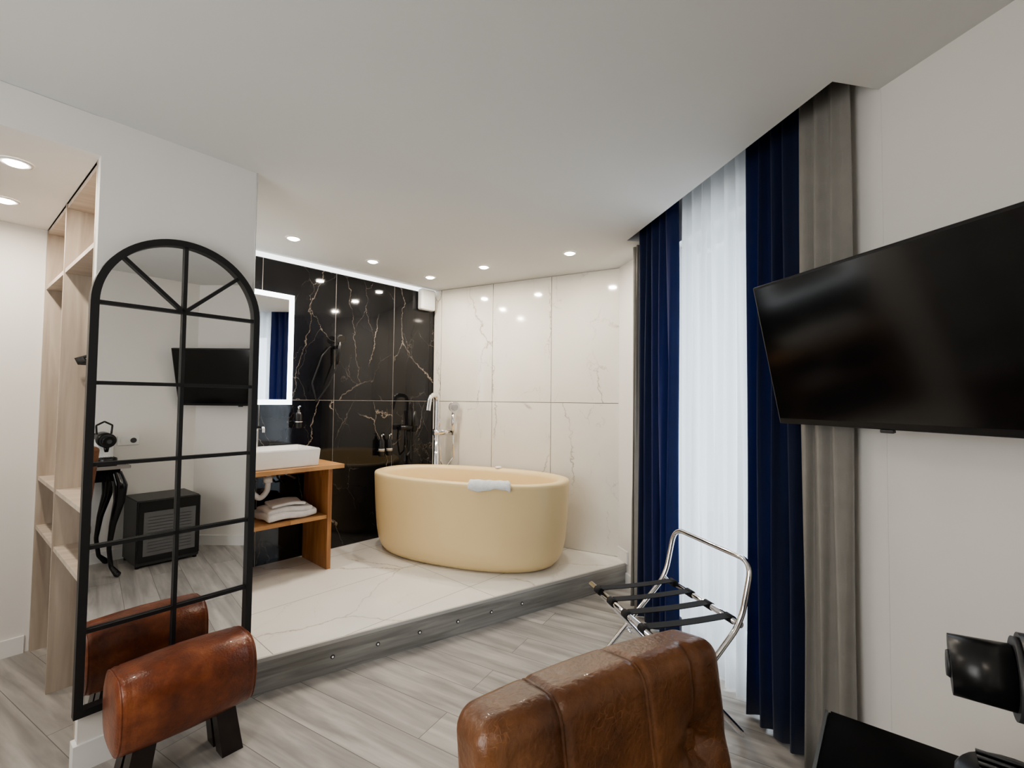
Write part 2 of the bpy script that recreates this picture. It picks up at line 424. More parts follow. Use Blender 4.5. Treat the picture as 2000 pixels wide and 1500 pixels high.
# TV wall and desk wall
prism('wall_tv', [SW(1.254, 1.547), K, K + q * .15, SW(.5, 1.75), SW(1.254, 1.84)], 0, H, M_WALL)
prism('wall_tv_return', [SW(1.2545, 1.547), SW(1.455, 1.547), SW(1.455, 1.84), SW(1.2545, 1.84)], 0, H + .2, M_WALL)
DE = K + p * 2.6
seg_box('wall_desk', K, DE, 0, H, .15, q, M_WALL)
B2 = DE + e * 3.4
seg_box('wall_rear_a', DE, DE + e * 1.0, 0, H, .15, p, M_WALL)
seg_box('wall_rear_b', DE + e * 2.6, B2, 0, H, .15, p, M_WALL)
seg_box('wall_rear_sill', DE + e * 1.0, DE + e * 2.6, 0, .7, .15, p, M_WALL)
seg_box('wall_rear_lintel', DE + e * 1.0, DE + e * 2.6, 2.2, H, .15, p, M_WALL)
fr = [seg_box('glass', DE + e * 1.0 + p * .1, DE + e * 2.6 + p * .1, .7, 2.2, .006, p, M_GLASS)]  # unseen window added behind the camera to let soft fill in
for i, (a, b2, z0, z1) in enumerate([(1.0, 1.06, .7, 2.2), (2.54, 2.6, .7, 2.2), (1.06, 2.54, .7, .76), (1.06, 2.54, 2.14, 2.2), (1.77, 1.83, .76, 2.14)]):
    fr.append(seg_box('frame_%d' % (i + 1), DE + e * a + p * .06, DE + e * b2 + p * .06, z0, z1, .035, p, M_TRIM))
group('added_rear_window', fr)
OL = Lc + p * 1.3
seg_box('wall_left', OL, OL + p * 2.2, 0, H, .12, e, M_WALL)
seg_box('wall_left_return', OL + p * 2.2, B2 + p * .0, 0, H, .12, p, M_WALL)
# corridor
seg_box('wall_corridor_back', F - p * .6, F + p * 1.5, 0, H, .12, e, M_WALL)
seg_box('wall_corridor_left', OL + e * .12, OL + e * 1.31, 0, HS, .12, p, M_WALL)
prism('ceiling_corridor_soffit', [Lc + e * .0, OL, OL + e * 1.31, F], HS, H - .001, M_WALL)
# mirror partition
seg_box('wall_partition_front', Lc, Mc, 0, H, .045, e, M_WALL)
seg_box('wall_partition_side', Mc + e * .046, BE - e * .01, 0, H, .07, p, M_WALL)
cyl('trim_partition_corner', v3(Mc + p * .003, PZ), v3(Mc + p * .003, H - .001), .004, .004, M_TRIM)
# baseboards
seg_box('baseboard_partition', Lc, Mc + p * .02, 0, .10, .012, q, M_TRIM)
seg_box('baseboard_partition_end', Lc + q * .012, Lc + e * .045, 0, .10, .012, p, M_TRIM)
seg_box('baseboard_corridor', F + p * .02, F + p * 1.3, 0, .09, .012, -e, M_TRIM)
seg_box('baseboard_tv', K, SW(1.254, 1.547), 0, .09, .012, -n, M_TRIM)
seg_box('baseboard_desk', K + p * .01, DE, 0, .09, .012, e, M_TRIM)
seg_box('baseboard_window', SW(2.9, 1.64), SW(3.33, 1.64), 0, .09, .012, -n, M_TRIM)
seg_box('baseboard_platform', SW(3.30, 1.6385), SW(3.46, 1.6385), PZ, PZ + .09, .012, -n, M_TRIM)

# ------------------------------------------------------------------ shelving in the corridor
parts = []
dp = -p      # depth direction
t0, t1, t2 = .050, .713, 1.288
def sb(nm, ta, tb, d0, d1, z0, z1, mat):
    return prism(nm, [Lc + e * ta + dp * d0, Lc + e * tb + dp * d0, Lc + e * tb + dp * d1, Lc + e * ta + dp * d1], z0, z1, mat)
for i, t in enumerate((t0, t1, t2)):
    parts.append(sb('upright_%d' % (i + 1), t, t + .02, 0, .45, 0, HS - .002, M_OAKL))
parts.append(sb('back_panel', t0, t2 + .02, .45, .462, 0, HS - .002, M_OAKL))
k = 1
for a, b2 in ((t0 + .02, t1), (t1 + .02, t2)):
    for z in (1.965, .92, .655, HS - .024):
        parts.append(sb('shelf_%d' % k, a, b2, .004, .448, z, z + .02, M_OAKH)); k += 1
parts.append(cyl('hanging_rail', v3(Lc + e * (t0 + .02) + dp * .2, 1.66), v3(Lc + e * t1 + dp * .2, 1.66), .011, None, M_BLACK))
group('shelving_unit', parts)
parts = []
for i in range(6):
    c = Lc + e * (t1 - .05 - .03 * i) + dp * .2
    z = 1.625
    pts = [v3(c, z + .055), v3(c - dp * .02, z + .045), v3(c - dp * .015, z + .02), v3(c, z - .005), v3(c + dp * .18, z - .07), v3(c + dp * .17, z - .09), v3(c - dp * .14, z - .09), v3(c - dp * .15, z - .07), v3(c, z - .005)]
    parts.append(tube('hanger_%d' % (i + 1), pts, .009, M_BLACK))
group('coat_hangers', parts)
c = Lc + e * 1.02 + dp * .18
rbox('laundry_bag', (.22, .26, .15), .06, Matrix.Translation(v3(c, .752)) @ Matrix.Rotation(A_p, 4, 'Z'), M_PLANT, 10)

# ------------------------------------------------------------------ arched mirror
parts = []
mw, mz0, mzs, mR = .60, .212, 1.735, .30
mo = Mc + q * .008 + p * (-.012)
def MP(t, z, off): return v3(mo + p * t + q * off, z)
def arch_pts(inset, nseg=40):
    pts = [(inset, mz0 + inset), (inset, mzs)]
    r = mR - inset
    for i in range(1, nseg):
        a = math.pi - math.pi * i / nseg
        pts.append((mR + r * math.cos(a), mzs + r * math.sin(a)))
    pts += [(mw - inset, mzs), (mw - inset, mz0 + inset)]
    return pts
bm = bmesh.new()
out, inn = arch_pts(0), arch_pts(.026)
R = []
for pts, off in ((out, 0.0), (out, .034), (inn, .034), (inn, 0.0)):
    R.append([bm.verts.new(MP(t, z, off)) for t, z in pts])
m_ = len(out)
for i in range(4):
    A, B = R[i], R[(i + 1) % 4]
    for j in range(m_): bm.faces.new((A[j], A[(j + 1) % m_], B[(j + 1) % m_], B[j]))
parts.append(mesh_obj('frame', bm, M_BLACK))
bm = bmesh.new()
bm.faces.new([bm.verts.new(MP(t, z, .014)) for t, z in inn])
parts.append(mesh_obj('glass', bm, M_MIRR))
def mbar(nm, a, b2, w=.014):
    A = MP(a[0], a[1], .022); B = MP(b2[0], b2[1], .022)
    L_ = (B - A).length; z = (B - A).normalized(); y = v3(q, 0).normalized(); x = y.cross(z)
    Mx = Matrix((x, y, z)).transposed().to_4x4(); Mx.translation = (A + B) / 2
    bm = bmesh.new(); bmesh.ops.create_cube(bm, size=1); bmesh.ops.scale(bm, vec=(w, .012, L_), verts=bm.verts)
    bmesh.ops.transform(bm, matrix=Mx, verts=bm.verts); return mesh_obj(nm, bm, M_BLACK)
for i, z in enumerate((mzs, 1.43, 1.125, .82, .515)):
    parts.append(mbar('crossbar_%d' % (i + 1), (.02, z), (mw - .02, z)))
parts.append(mbar('centre_bar', (mR, mz0 + .02), (mR, mzs + mR - .02)))
for i, a in enumerate((42, 138)):
    parts.append(mbar('spoke_%d' % (i + 1), (mR, mzs), (mR + .28 * math.cos(math.radians(a)), mzs + .28 * math.sin(math.radians(a)))))
group('arched_mirror', parts)

# ------------------------------------------------------------------ leather pommel stool
parts = []
sc_ = V2(-1.205, 1.80) + p * .008; sa = -p; sl = .218
SZ = .308
SH = .134
rings = []
prof = [(-1, .0), (-1.0, .45), (-.995, .78), (-.975, .90), (-.94, .965), (-.88, 1.0), (-.83, .985), (-.81, 1.0), (-.4, 1.04), (0, 1.055), (.4, 1.04), (.81, 1.0), (.83, .985), (.88, 1.0), (.94, .965), (.975, .90), (.995, .78), (1.0, .45), (1, .0)]
for t, s in prof:
    ring = []
    s = max(s, .02)
    for k in range(40):
        a = 2 * math.pi * k / 40
        ca, sn = math.cos(a), math.sin(a)
        rx = .120 * s * math.copysign(abs(ca) ** .65, ca); rz = SH * s * math.copysign(abs(sn) ** .7, sn)
        if rz < 0: rx *= 1.0 + .10 * (rz / SH)
        c = sc_ + sa * (sl * t) + q * rx
        ring.append(v3(c, SZ + rz))
    rings.append(ring)
parts.append(loft('leather_body', rings, M_LEAS))
for i, t in enumerate((-.93, .93)):
    pts = []
    for k in range(40):
        a = 2 * math.pi * k / 40; ca, sn = math.cos(a), math.sin(a)
        rz = SH * .95 * math.copysign(abs(sn) ** .7, sn)
        rx = .114 * math.copysign(abs(ca) ** .65, ca)
        if rz < 0: rx *= 1.0 + .10 * (rz / SH)
        c = sc_ + sa * (sl * (t + .02 * (1 if t > 0 else -1))) + q * rx
        pts.append(v3(c, SZ + rz))
    parts.append(tube('seam_%d' % (i + 1), pts, .0035, M_LEAS, True, res=2))
for i, (t, s) in enumerate(((-1, -1), (-1, 1), (1, -1), (1, 1))):
    top = v3(sc_ + sa * (.12 * t) + q * (.035 * s - .01), .22); bot = v3(sc_ + sa * (.155 * t) + q * (.045 * s - .02), 0.0)
    ang = math.atan2(sa.y, sa.x)
    rings = []
    for f, wd in ((0, .028), (.5, .029), (1, .031)):
        c = top.lerp(bot, f)
        rings.append([c + Vector((math.cos(ang) * x * wd * 1.2 - math.sin(ang) * y * wd, math.sin(ang) * x * wd * 1.2 + math.cos(ang) * y * wd, 0)) for x, y in ((-1, -1), (1, -1), (1, 1), (-1, 1))])
    parts.append(loft('leg_%d' % (i + 1), rings, M_DWOOD, smooth=False))
group('leather_pommel_stool', parts)

# ------------------------------------------------------------------ bathtub
tc_ = V2(-.345, 3.785); TA = V2(.927, -.375).normalized(); TB = V2(.375, .927).normalized()
ta, tb = .82, .415
TN = 72
def tring(s, sb_, z, ex=2.35):
    r = []
    z = z * 1.05
    for k in range(TN):
        a = 2 * math.pi * k / TN; ca, sn = math.cos(a), math.sin(a)
        x = ta * s * math.copysign(abs(ca) ** (2 / ex), ca); y = tb * sb_ * math.copysign(abs(sn) ** (2 / ex), sn)
        r.append(v3(tc_ + TA * x + TB * y, PZ + z))
    return r
prof = [(.78, .74, .0), (.83, .80, .003), (.875, .86, .018), (.915, .91, .05), (.945, .94, .10), (.965, .96, .18), (.982, .98, .32), (.993, .992, .46), (1, 1, .575), (1, 1, .590), (.993, .985, .600), (.97, .945, .605), (.92, .885, .603), (.90, .85, .595), (.885, .83, .57), (.86, .80, .40), (.82, .74, .24), (.76, .64, .15), (.6, .48, .125), (.3, .25, .12), (.02, .02, .12)]
parts = [loft('tub_shell', [tring(*x) for x in prof], M_TUB)]
oc = tc_ + TB * (tb * .79)
parts.append(cyl('overflow', v3(oc, PZ + .50), v3(oc - TB * .014, PZ + .50), .03, .03, M_CHROME))
parts.append(cyl('drain', v3(tc_, PZ + .127), v3(tc_, PZ + .134), .032, .03, M_CHROME))
rp = tc_ + TA * (.10) + TB * (tb * .92)
parts.append(lathe('rim_cap', [(.03, 0), (.03, .008), (.024, .013), (.001, .014)], v3(rp, PZ + .634), M_SOFTW))
group('bathtub', parts)

def rimpt(deg, s, sb_):
    a = math.radians(deg); ca, sn = math.cos(a), math.sin(a); ex = 2.35
    return tc_ + TA * (ta * s * math.copysign(abs(ca) ** (2 / ex), ca)) + TB * (tb * sb_ * math.copysign(abs(sn) ** (2 / ex), sn))
bm = bmesh.new()
path = [(.86, .79, .56), (.885, .825, .602), (.92, .885, .642), (.97, .945, .645), (1.0, .995, .640), (1.014, 1.03, .622), (1.018, 1.038, .595)]
rows = []
for j in range(15):
    dg = -78 + 23 * j / 14
    row = []
    for k, (a, b2, z) in enumerate(path):
        pt = rimpt(dg, a, b2); row.append(bm.verts.new((pt.x, pt.y, PZ + z + .004 * math.sin(j * 1.7 + k) - (.012 * math.sin(j * .5) if k >= 6 else 0))))
    rows.append(row)
for j in range(14):
    for k in range(len(path) - 1): bm.faces.new((rows[j][k], rows[j][k + 1], rows[j + 1][k + 1], rows[j + 1][k]))
o = mesh_obj('hand_towel', bm, simple('off_white_towel', (.75, .77, .78), .95, .06, 40, .6, 220), True)
md = o.modifiers.new('s', 'SOLIDIFY'); md.thickness = .018; md.offset = 1
md = o.modifiers.new('b', 'SUBSURF'); md.levels = 2; md.render_levels = 2

# floor-standing tub filler
T = V2(-.695, 4.37); tdir = (tc_ - T).normalized(); tside = V2(-tdir.y, tdir.x)
if tside.x < 0: tside = -tside
left = -tside
parts = [cyl('base_plate', v3(T, PZ), v3(T, PZ + .012), .055, .055, M_CHROME),
         cyl('column', v3(T, PZ + .01), v3(T, 1.10), .026, .026, M_CHROME)]
parts.append(cyl('mixer_body', v3(T - tside * .03, 1.08), v3(T + tside * .17, 1.08), .030, .030, M_CHROME))
parts.append(tube('spout', fillet([v3(T, 1.08), v3(T, 1.42), v3(T + (left * .8 + tdir * .6).normalized() * .12, 1.42), v3(T + (left * .8 + tdir * .6).normalized() * .15, 1.28)], .09, 8), .023, M_CHROME))
hp = T + tside * .15 + tdir * .04
parts.append(cyl('handle', v3(T + tside * .02, 1.12), v3(T + tside * .02 + tdir * .03, 1.20), .008, .007, M_CHROME))
parts.append(cyl('hand_shower_grip', v3(hp, 1.05), v3(hp, 1.28), .013, .015, M_CHROME))
parts.append(cyl('hand_shower_head', v3(hp - tdir * .012, 1.315), v3(hp + tdir * .028, 1.31), .046, .052, M_CHROME))
parts.append(cyl('hand_shower_plate', v3(hp + tdir * .028, 1.31), v3(hp + tdir * .031, 1.31), .034, .034, M_ALU))
parts.append(tube('hose', [v3(hp, 1.05), v3(hp + tdir * .01, .96), v3(hp + tside * .01, .85), v3(T + tside * .09, .74), v3(T + tside * .05, .80), v3(T + tside * .03, 1.0), v3(T + tside * .02, 1.07)], .007, M_CHROME, smoothc=True))
group('bathtub_faucet', parts)

# ------------------------------------------------------------------ vanity
def BW(t, dd): return C + u * t + nb * dd
zc = .905
parts = [prism('countertop', [BW(1.17, .012), BW(1.17, .46), BW(2.09, .46), BW(2.09, .012)], zc - .028, zc, M_ACACIA),
         prism('side_panel', [BW(1.24, .03), BW(1.24, .42), BW(1.27, .42), BW(1.27, .03)], PZ, zc - .029, M_ACACIAV),
         prism('side_panel_left', [BW(2.03, .03), BW(2.03, .42), BW(2.06, .42), BW(2.06, .03)], PZ, zc - .029, M_ACACIAV),
         prism('lower_shelf', [BW(1.271, .03), BW(1.271, .41), BW(2.029, .41), BW(2.029, .03)], .52, .545, M_ACACIA),
         prism('apron', [BW(1.271, .03), BW(1.271, .05), BW(2.029, .05), BW(2.029, .03)], zc - .10, zc - .029, M_ACACIA)]
group('wooden_vanity', parts)
bm = bmesh.new()
b0, b1, d0, d1 = 1.33, 1.95, .04, .42
zt = zc + .125
def q4(t0, t1, e0, e1, z): return [bm.verts.new(v3(BW(*x), z)) for x in ((t0, e0), (t0, e1), (t1, e1), (t1, e0))]
ra = q4(b0 + .01, b1 - .01, d0 + .01, d1 - .01, zc + .001); rb = q4(b0, b1, d0, d1, zt); rc = q4(b0 + .018, b1 - .018, d0 + .07, d1 - .018, zt); rd = q4(b0 + .04, b1 - .04, d0 + .09, d1 - .04, zc + .03)
bm.faces.new(ra); bm.faces.new(rd)
for A, B in ((ra, rb), (rb, rc), (rc, rd)):
    for k in range(4): bm.faces.new((A[k], A[(k + 1) % 4], B[(k + 1) % 4], B[k]))
bmesh.ops.recalc_face_normals(bm, faces=bm.faces[:])
bmesh.ops.bevel(bm, geom=bm.edges[:], offset=.006, segments=2, affect='EDGES')
basin = mesh_obj('bowl', bm, M_CER)
fp = BW(1.64, .075)
parts = [basin, tube('faucet', fillet([v3(fp, zt), v3(fp, zt + .14), v3(fp + nb * .13, zt + .14), v3(fp + nb * .13, zt + .11)], .03), .011, M_CHROME)]
group('vessel_basin', parts)
tp = BW(1.60, .2)
parts = [tube('trap', fillet([v3(tp, zc - .029), v3(tp, .73), v3(tp + u * .05, .68), v3(tp + u * .1, .73), v3(tp + u * .1, .76), v3(BW(1.70, .02), .76)], .03), .019, M_SOFTW),
         cyl('trap_nut', v3(tp, .79), v3(tp, .83), .029, .029, M_SOFTW),
         tube('supply_hose_1', [v3(BW(1.50, .07), zc - .03), v3(BW(1.49, .09), .80), v3(BW(1.44, .08), .74), v3(BW(1.40, .015), .76)], .007, M_BPL, smoothc=True),
         tube('supply_hose_2', [v3(BW(1.46, .07), zc - .03), v3(BW(1.44, .10), .82), v3(BW(1.36, .08), .78), v3(BW(1.34, .015), .77)], .007, M_ALU, smoothc=True)]
group('sink_plumbing', parts)
# towels on the lower shelf
parts = []
for i, (dz, sz) in enumerate(((0.546, (.34, .27, .045)), (.588, (.30, .24, .036)), (.622, (.22, .20, .022)))):
    def fn(pp, i=i): return pp + Vector((0, 0, .006 * math.sin(pp.x * 23 + i) + .005 * math.sin(pp.y * 31 + i * 2)))
    parts.append(rbox('folded_towel_%d' % (i + 1), sz, .010 if i == 2 else .016, Matrix.Translation(v3(BW(1.50, .25), dz + sz[2] / 2 + .010)) @ Matrix.Rotation(A_u + .05 - .08 * i, 4, 'Z'), M_TOWEL, 10, fn))
group('towel_stack', parts)
# LED mirror (hung a few degrees off the wall plane)
parts = [prism('led_frame', [BW(1.383, .012), BW(1.383, .045), BW(2.10, .083), BW(2.10, .012)], 1.33, 2.16, M_LED),
         prism('mirror_glass', [BW(1.425, .0478), BW(1.425, .0505), BW(2.05, .0835), BW(2.05, .0808)], 1.368, 2.122, M_MIRR)]
group('led_bathroom_mirror', parts)
# soap dispenser on wall
c = BW(1.335, .055)
parts = [lathe('bottle', [(.001, 0), (.024, .0), (.026, .01), (.026, .10), (.020, .118), (.010, .125), (.010, .14), (.001, .14)], v3(c, 1.15), M_BPL),
         cyl('pump', v3(c, 1.29), v3(c, 1.32), .006, .006, M_CHROME), cyl('pump_head', v3(c, 1.32), v3(c + nb * .035, 1.318), .007, .005, M_CHROME),
         tube('holder_ring', [v3(c + V2(.029 * math.cos(a * .3927), .029 * math.sin(a * .3927)), 1.20) for a in range(16)], .004, M_CHROME, True),
         cyl('holder_arm', v3(BW(1.335, .004), 1.20), v3(BW(1.335, .027), 1.20), .008, .008, M_CHROME)]
group('wall_soap_dispenser', parts)
# shower set on black wall
sc1 = 1.03
parts = [cyl('bracket', v3(BW(sc1, .004), 1.80), v3(BW(sc1, .045), 1.80), .014, .014, M_BPL),
         cyl('grip', v3(BW(sc1, .05), 1.66), v3(BW(sc1 - .01, .07), 1.86), .010, .013, M_BPL),
         cyl('head', v3(BW(sc1 - .01, .06), 1.875), v3(BW(sc1 - .01, .09), 1.86), .030, .035, M_DGREY),
         tube('hose', [v3(BW(sc1, .05), 1.66), v3(BW(sc1 + .06, .05), 1.5), v3(BW(sc1 + .16, .04), 1.35), v3(BW(sc1 + .20, .04), 1.5), v3(BW(sc1 + .12, .03), 1.72), v3(BW(sc1 + .05, .03), 1.80)], .006, M_BPL, smoothc=True)]
group('hand_shower', parts)
M_LABEL = simple('label_grey', (.35, .33, .3), .6)
for i, t in enumerate((.52, .60)):
    c = BW(t, .05)
    parts = [lathe('bottle', [(.001, 0), (.026, 0), (.027, .01), (.027, .13), (.012, .15), (.012, .165), (.001, .165)], v3(c, .88), M_BPL),
             cyl('pump', v3(c, 1.04), v3(c, 1.07), .006, .006, M_CHROME), cyl('pump_head', v3(c, 1.07), v3(c + nb * .03, 1.07), .007, .005, M_CHROME),
             cyl('label', v3(c, .92), v3(c, .945), .0274, .0274, M_LABEL),
             box('holder', v3(BW(t, .03), .92), (.03, .05, .012), A_u, M_BLACK)]
    group('toiletry_bottle' if i == 0 else 'toiletry_bottle.001', parts)
parts = [cyl('valve_body', v3(BW(.30, .06), 1.12), v3(BW(.42, .06), 1.12), .022, .022, M_BPL), cyl('inlet_1', v3(BW(.32, .004), 1.12), v3(BW(.32, .06), 1.12), .014, .014, M_BPL), cyl('inlet_2', v3(BW(.40, .004), 1.12), v3(BW(.40, .06), 1.12), .014, .014, M_BPL),
         tube('hose', [v3(BW(.36, .06), 1.10), v3(BW(.36, .07), 1.0), v3(BW(.34, .06), .86), v3(BW(.30, .05), .9), v3(BW(.28, .04), 1.12), v3(BW(.27, .05), 1.22)], .007, M_BPL, smoothc=True),
         cyl('shower_grip', v3(BW(.27, .05), 1.08), v3(BW(.27, .07), 1.27), .012, .02, M_BPL)]
group('black_shower_mixer', parts)
c = BW(.13, .045)
parts = [box('housing', v3(c, 2.335), (.17, .07, .20), A_u, M_SOFTW, .018, 3), box('front_grille', v3(c + nb * .036, 2.335), (.12, .004, .15), A_u, M_TRIM, .001)]
group('ventilation_unit', parts)

# ------------------------------------------------------------------ curtains
def curtain(name, s0, s1, w, amp, folds, mat, z0=.012, z1=H + .19, th=.003, ph=0, flare=0.0, wslope=0):
    bm = bmesh.new(); nx = folds * 12; nz = 14; G = []
    for j in range(nz + 1):
        z = z0 + (z1 - z0) * j / nz; f = 1 - j / nz; row = []
        for i in range(nx + 1):
            x = i / nx
            s = s0 + (s1 - s0) * x
            s += flare * f * (x - .5) * 2 + .008 * math.sin(x * 17 + z * 2.1)
            a = amp * (.75 + .35 * f) * (math.sin(2 * math.pi * folds * x + ph + .35 * math.sin(z * 1.3 + x * 5)) + .25 * math.sin(4.3 * math.pi * folds * x + z))
            pt = SW(s, w + wslope * x + a); row.append(bm.verts.new((pt.x, pt.y, z)))
        G.append(row)
    for j in range(nz):
        for i in range(nx): bm.faces.new((G[j][i], G[j][i + 1], G[j + 1][i + 1], G[j + 1][i]))
    o = mesh_obj(name, bm, mat, True)
    if th: md = o.modifiers.new('s', 'SOLIDIFY'); md.thickness = th
    return o
curtain('navy_curtain', 1.565, 1.87, 1.515, .028, 4, M_BLUE, ph=1)
curtain('navy_curtain.001', 2.44, 2.85, 1.50, .030, 5, M_BLUE, ph=2)
curtain('lining_curtain', 1.335, 1.545, 1.493, .015, 3, M_TAUPE, ph=.5)
curtain('lining_curtain.001', 2.87, 2.96, 1.51, .018, 2, M_TAUPE, z1=H - .01)
curtain('sheer_curtain', 1.885, 2.425, 1.555, .030, 6, M_SHEER, th=0)

# ------------------------------------------------------------------ television
s_far, TVW, TVH = 1.535, .98, .525
wt, wb, zt_, zb_ = 1.268, 1.385, 1.815, 1.302
ct = SW(s_far - TVW / 2, (wt + wb) / 2); up = (v3(SW(0, wt), zt_) - v3(SW(0, wb), zb_)).normalized()
xd = v3(-d, 0).normalized(); fn_ = up.cross(xd).normalized()
if fn_.dot(v3(n, 0)) > 0: fn_ = -fn_
Mx = Matrix((xd, fn_, up)).transposed().to_4x4(); Mx.translation = v3(ct, (zt_ + zb_) / 2)
if Mx.to_3x3().determinant() < 0:
    xd = -xd; Mx = Matrix((xd, fn_, up)).transposed().to_4x4(); Mx.translation = v3(ct, (zt_ + zb_) / 2)
def lbox(nm, c, size, mat, bev=0):
    o = box(nm, (0, 0, 0), size, 0, mat, bev)
    o.data.transform(Matrix.Translation(c)); o.data.transform(Mx); return o
parts = [lbox('housing', (0, -.018, 0), (TVW, .03, TVH), M_BPL, .004), lbox('screen', (0, -.002, .006), (TVW - .018, .003, TVH - .032), M_SCREEN),
         lbox('rear_bulge', (0, -.045, -.06), (TVW * .5, .04, TVH * .55), M_BPL, .01), lbox('sensor', (.08, -.006, -TVH / 2 - .004), (.04, .012, .010), M_DGREY, .002)]
wp = SW((ct.dot(d)), 1.546)
parts.append(box('wall_plate', v3(wp - n * .012, 1.52), (.24, .022, .22), A_d, M_BLACK))
parts.append(cyl('mount_arm_1', v3(wp - n * .02, 1.55), v3(ct + n * .05, 1.55), .018, .018, M_BLACK))
group('television', parts)

# ------------------------------------------------------------------ luggage rack
rc_ = V2(.665, 2.115); ra_ = V2(-.27, .963).normalized(); rb_ = V2(.963, .27).normalized()
def RK(a, b2, z): return v3(rc_ + ra_ * a + rb_ * b2, z)
parts = []
zs = .49
A = .26
ptsA = [RK(A, -.29, .012), RK(A, .20, zs + .01), RK(A, .255, .735), RK(-A, .255, .735), RK(-A, .20, zs + .01), RK(-A, -.29, .012)]
ptsA = fillet(ptsA, .07, 8)
parts.append(tube('hoop_frame', ptsA, .0115, M_CHROME))
parts.append(cyl('foot_bar_1', RK(A, -.285, .017), RK(-A, -.285, .017), .0115, None, M_CHROME))
A2 = .235
ptsB = fillet([RK(A2, -.20, zs), RK(A2, .25, .02), RK(-A2, .25, .02), RK(-A2, -.20, zs)], .06, 8)
parts.append(tube('cross_frame', ptsB, .0115, M_CHROME))
parts.append(cyl('seat_bar_1', RK(A + .02, -.20, zs), RK(-A - .02, -.20, zs), .0125, None, M_CHROME))
parts.append(cyl('seat_bar_2', RK(A, .20, zs), RK(-A, .20, zs), .0125, None, M_CHROME))
for i, s in enumerate((-1, 1)):
    parts.append(cyl('pivot_%d' % (i + 1), RK(s * (A2 - .015), -.015, .262), RK(s * (A + .015), -.015, .262), .008, None, M_CHROME))
for i in range(4):
    a = -.195 + .13 * i
    bm = bmesh.new(); rows = []
    for k in range(15):
        x = k / 14; b2 = -.215 + .43 * x; z = zs + .0145 - .006 * math.sin(math.pi * x)
        if k in (0, 14): z -= .02
        rows.append([bm.verts.new(RK(a - .022, b2, z)), bm.verts.new(RK(a + .022, b2, z))])
    for k in range(14): bm.faces.new((rows[k][0], rows[k][1], rows[k + 1][1], rows[k + 1][0]))
    o = mesh_obj('strap_%d' % (i + 1), bm, M_STRAP); md = o.modifiers.new('s', 'SOLIDIFY'); md.thickness = .003; parts.append(o)
    for s in (-.20, .20):
        parts.append(cyl('strap_loop', RK(a - .022, s, zs), RK(a + .022, s, zs), .0165, None, M_STRAP))
group('luggage_rack', parts)

# ------------------------------------------------------------------ leather chair (high back)
CS = .79
cdir = V2(.411, .248).normalized()
cn = V2(cdir.y, -cdir.x)                   # facing direction (towards desk)
cc = V2(.118, .651)
tilt = math.radians(10)
zax = (v3(-cn, 0) * math.sin(tilt) + Vector((0, 0, 1)) * math.cos(tilt)).normalized()
xax = v3(cdir, 0); yax = zax.cross(xax).normalized()
BWd, BTh, BHt = .505, .115, .74
ZTOP = 1.023
MB = Matrix.Translation(v3(cc, ZTOP) - zax * (BHt * CS / 2)) @ Matrix((xax, yax, zax)).transposed().to_4x4() @ Matrix.Scale(CS, 4)
hz = BHt / 2
buttons = [(.170, hz - .165), (.170, hz - .34)]
def chairfn(pp):
    f = max(0, min(1, (-pp.y / (BTh / 2) + .2)))
    dy = 0
    for bx, bz in buttons:
        dx_ = pp.x - bx; dz_ = pp.z - bz; r2 = dx_ * dx_ + dz_ * dz_
        dy += .034 * math.exp(-r2 / (2 * .020 ** 2)) + .016 * math.exp(-r2 / (2 * .05 ** 2))
        r = math.sqrt(r2); th = math.atan2(dz_, dx_)
        dy += .006 * math.exp(-r / .05) * math.cos(6 * th) * min(1, r / .02)
    dy += .010 * math.exp(-((pp.x - .170) / .010) ** 2) * (1 if pp.z > hz - .165 else 0)
    pp = pp.copy()
    pp.y += dy * f
    for sx_ in (-.125, .045):
        pp.z -= .006 * math.exp(-((pp.x - sx_) / .006) ** 2) * (1 if pp.z > hz - .04 else 0)
        pp.y += .006 * math.exp(-((pp.x - sx_) / .006) ** 2) * f
    pp.z += .010 * math.cos(pp.x / BWd * math.pi) * (1 if pp.z > 0 else 0)
    pp.y -= .12 * (pp.x ** 2)
    pp.y -= .012 * math.cos(pp.x / BWd * math.pi) * f
    return pp
back = rbox('backrest', (BWd, BTh, BHt), .034, MB, M_LEA, 110, chairfn)
parts = [back]
def onback(x, z, off=0):
    base = Vector((x, -BTh / 2 - off, z)); return MB @ chairfn(base)
R3 = MB.to_3x3().to_4x4()
for i, (bx, bz) in enumerate(buttons[:2]):
    c = onback(bx, bz, .004)
    o = rbox('button_%d' % (i + 1), (.038, .018, .038), .0089, Matrix.Translation(c) @ R3, M_LEA, 8); parts.append(o)
for i, sx_ in enumerate((-.125, .045)):
    pts = []
    rr = .034
    for zz in [hz - .6 + .02 * k for k in range(28)]: pts.append(onback(sx_, zz, .0005))
    for k in range(9):
        a = k / 8 * math.pi
        yb = (-(BTh / 2 - rr) - rr * math.cos(a)) if a < math.pi / 2 else ((BTh / 2 - rr) - rr * math.cos(a))
        pts.append(MB @ chairfn(Vector((sx_, yb, hz - rr + rr * math.sin(a)))))
    parts.append(tube('piping_%d' % (i + 1), pts, .0035, M_LEA, res=3))
stc = cc + cn * .22
parts.append(rbox('seat', (.42, .38, .12), .045, Matrix.Translation(v3(stc, .43)) @ Matrix.Rotation(math.atan2(cdir.y, cdir.x), 4, 'Z'), M_LEA, 16))
for i, (a, b2) in enumerate(((-1, -1), (1, -1), (-1, 1), (1, 1))):
    pt = stc + cdir * (.17 * a) + cn * (.15 * b2)
    parts.append(cyl('leg_%d' % (i + 1), v3(pt, .39), v3(pt + cn * (.02 * b2), 0), .024, .015, M_DWOOD))
group('leather_chair', parts)

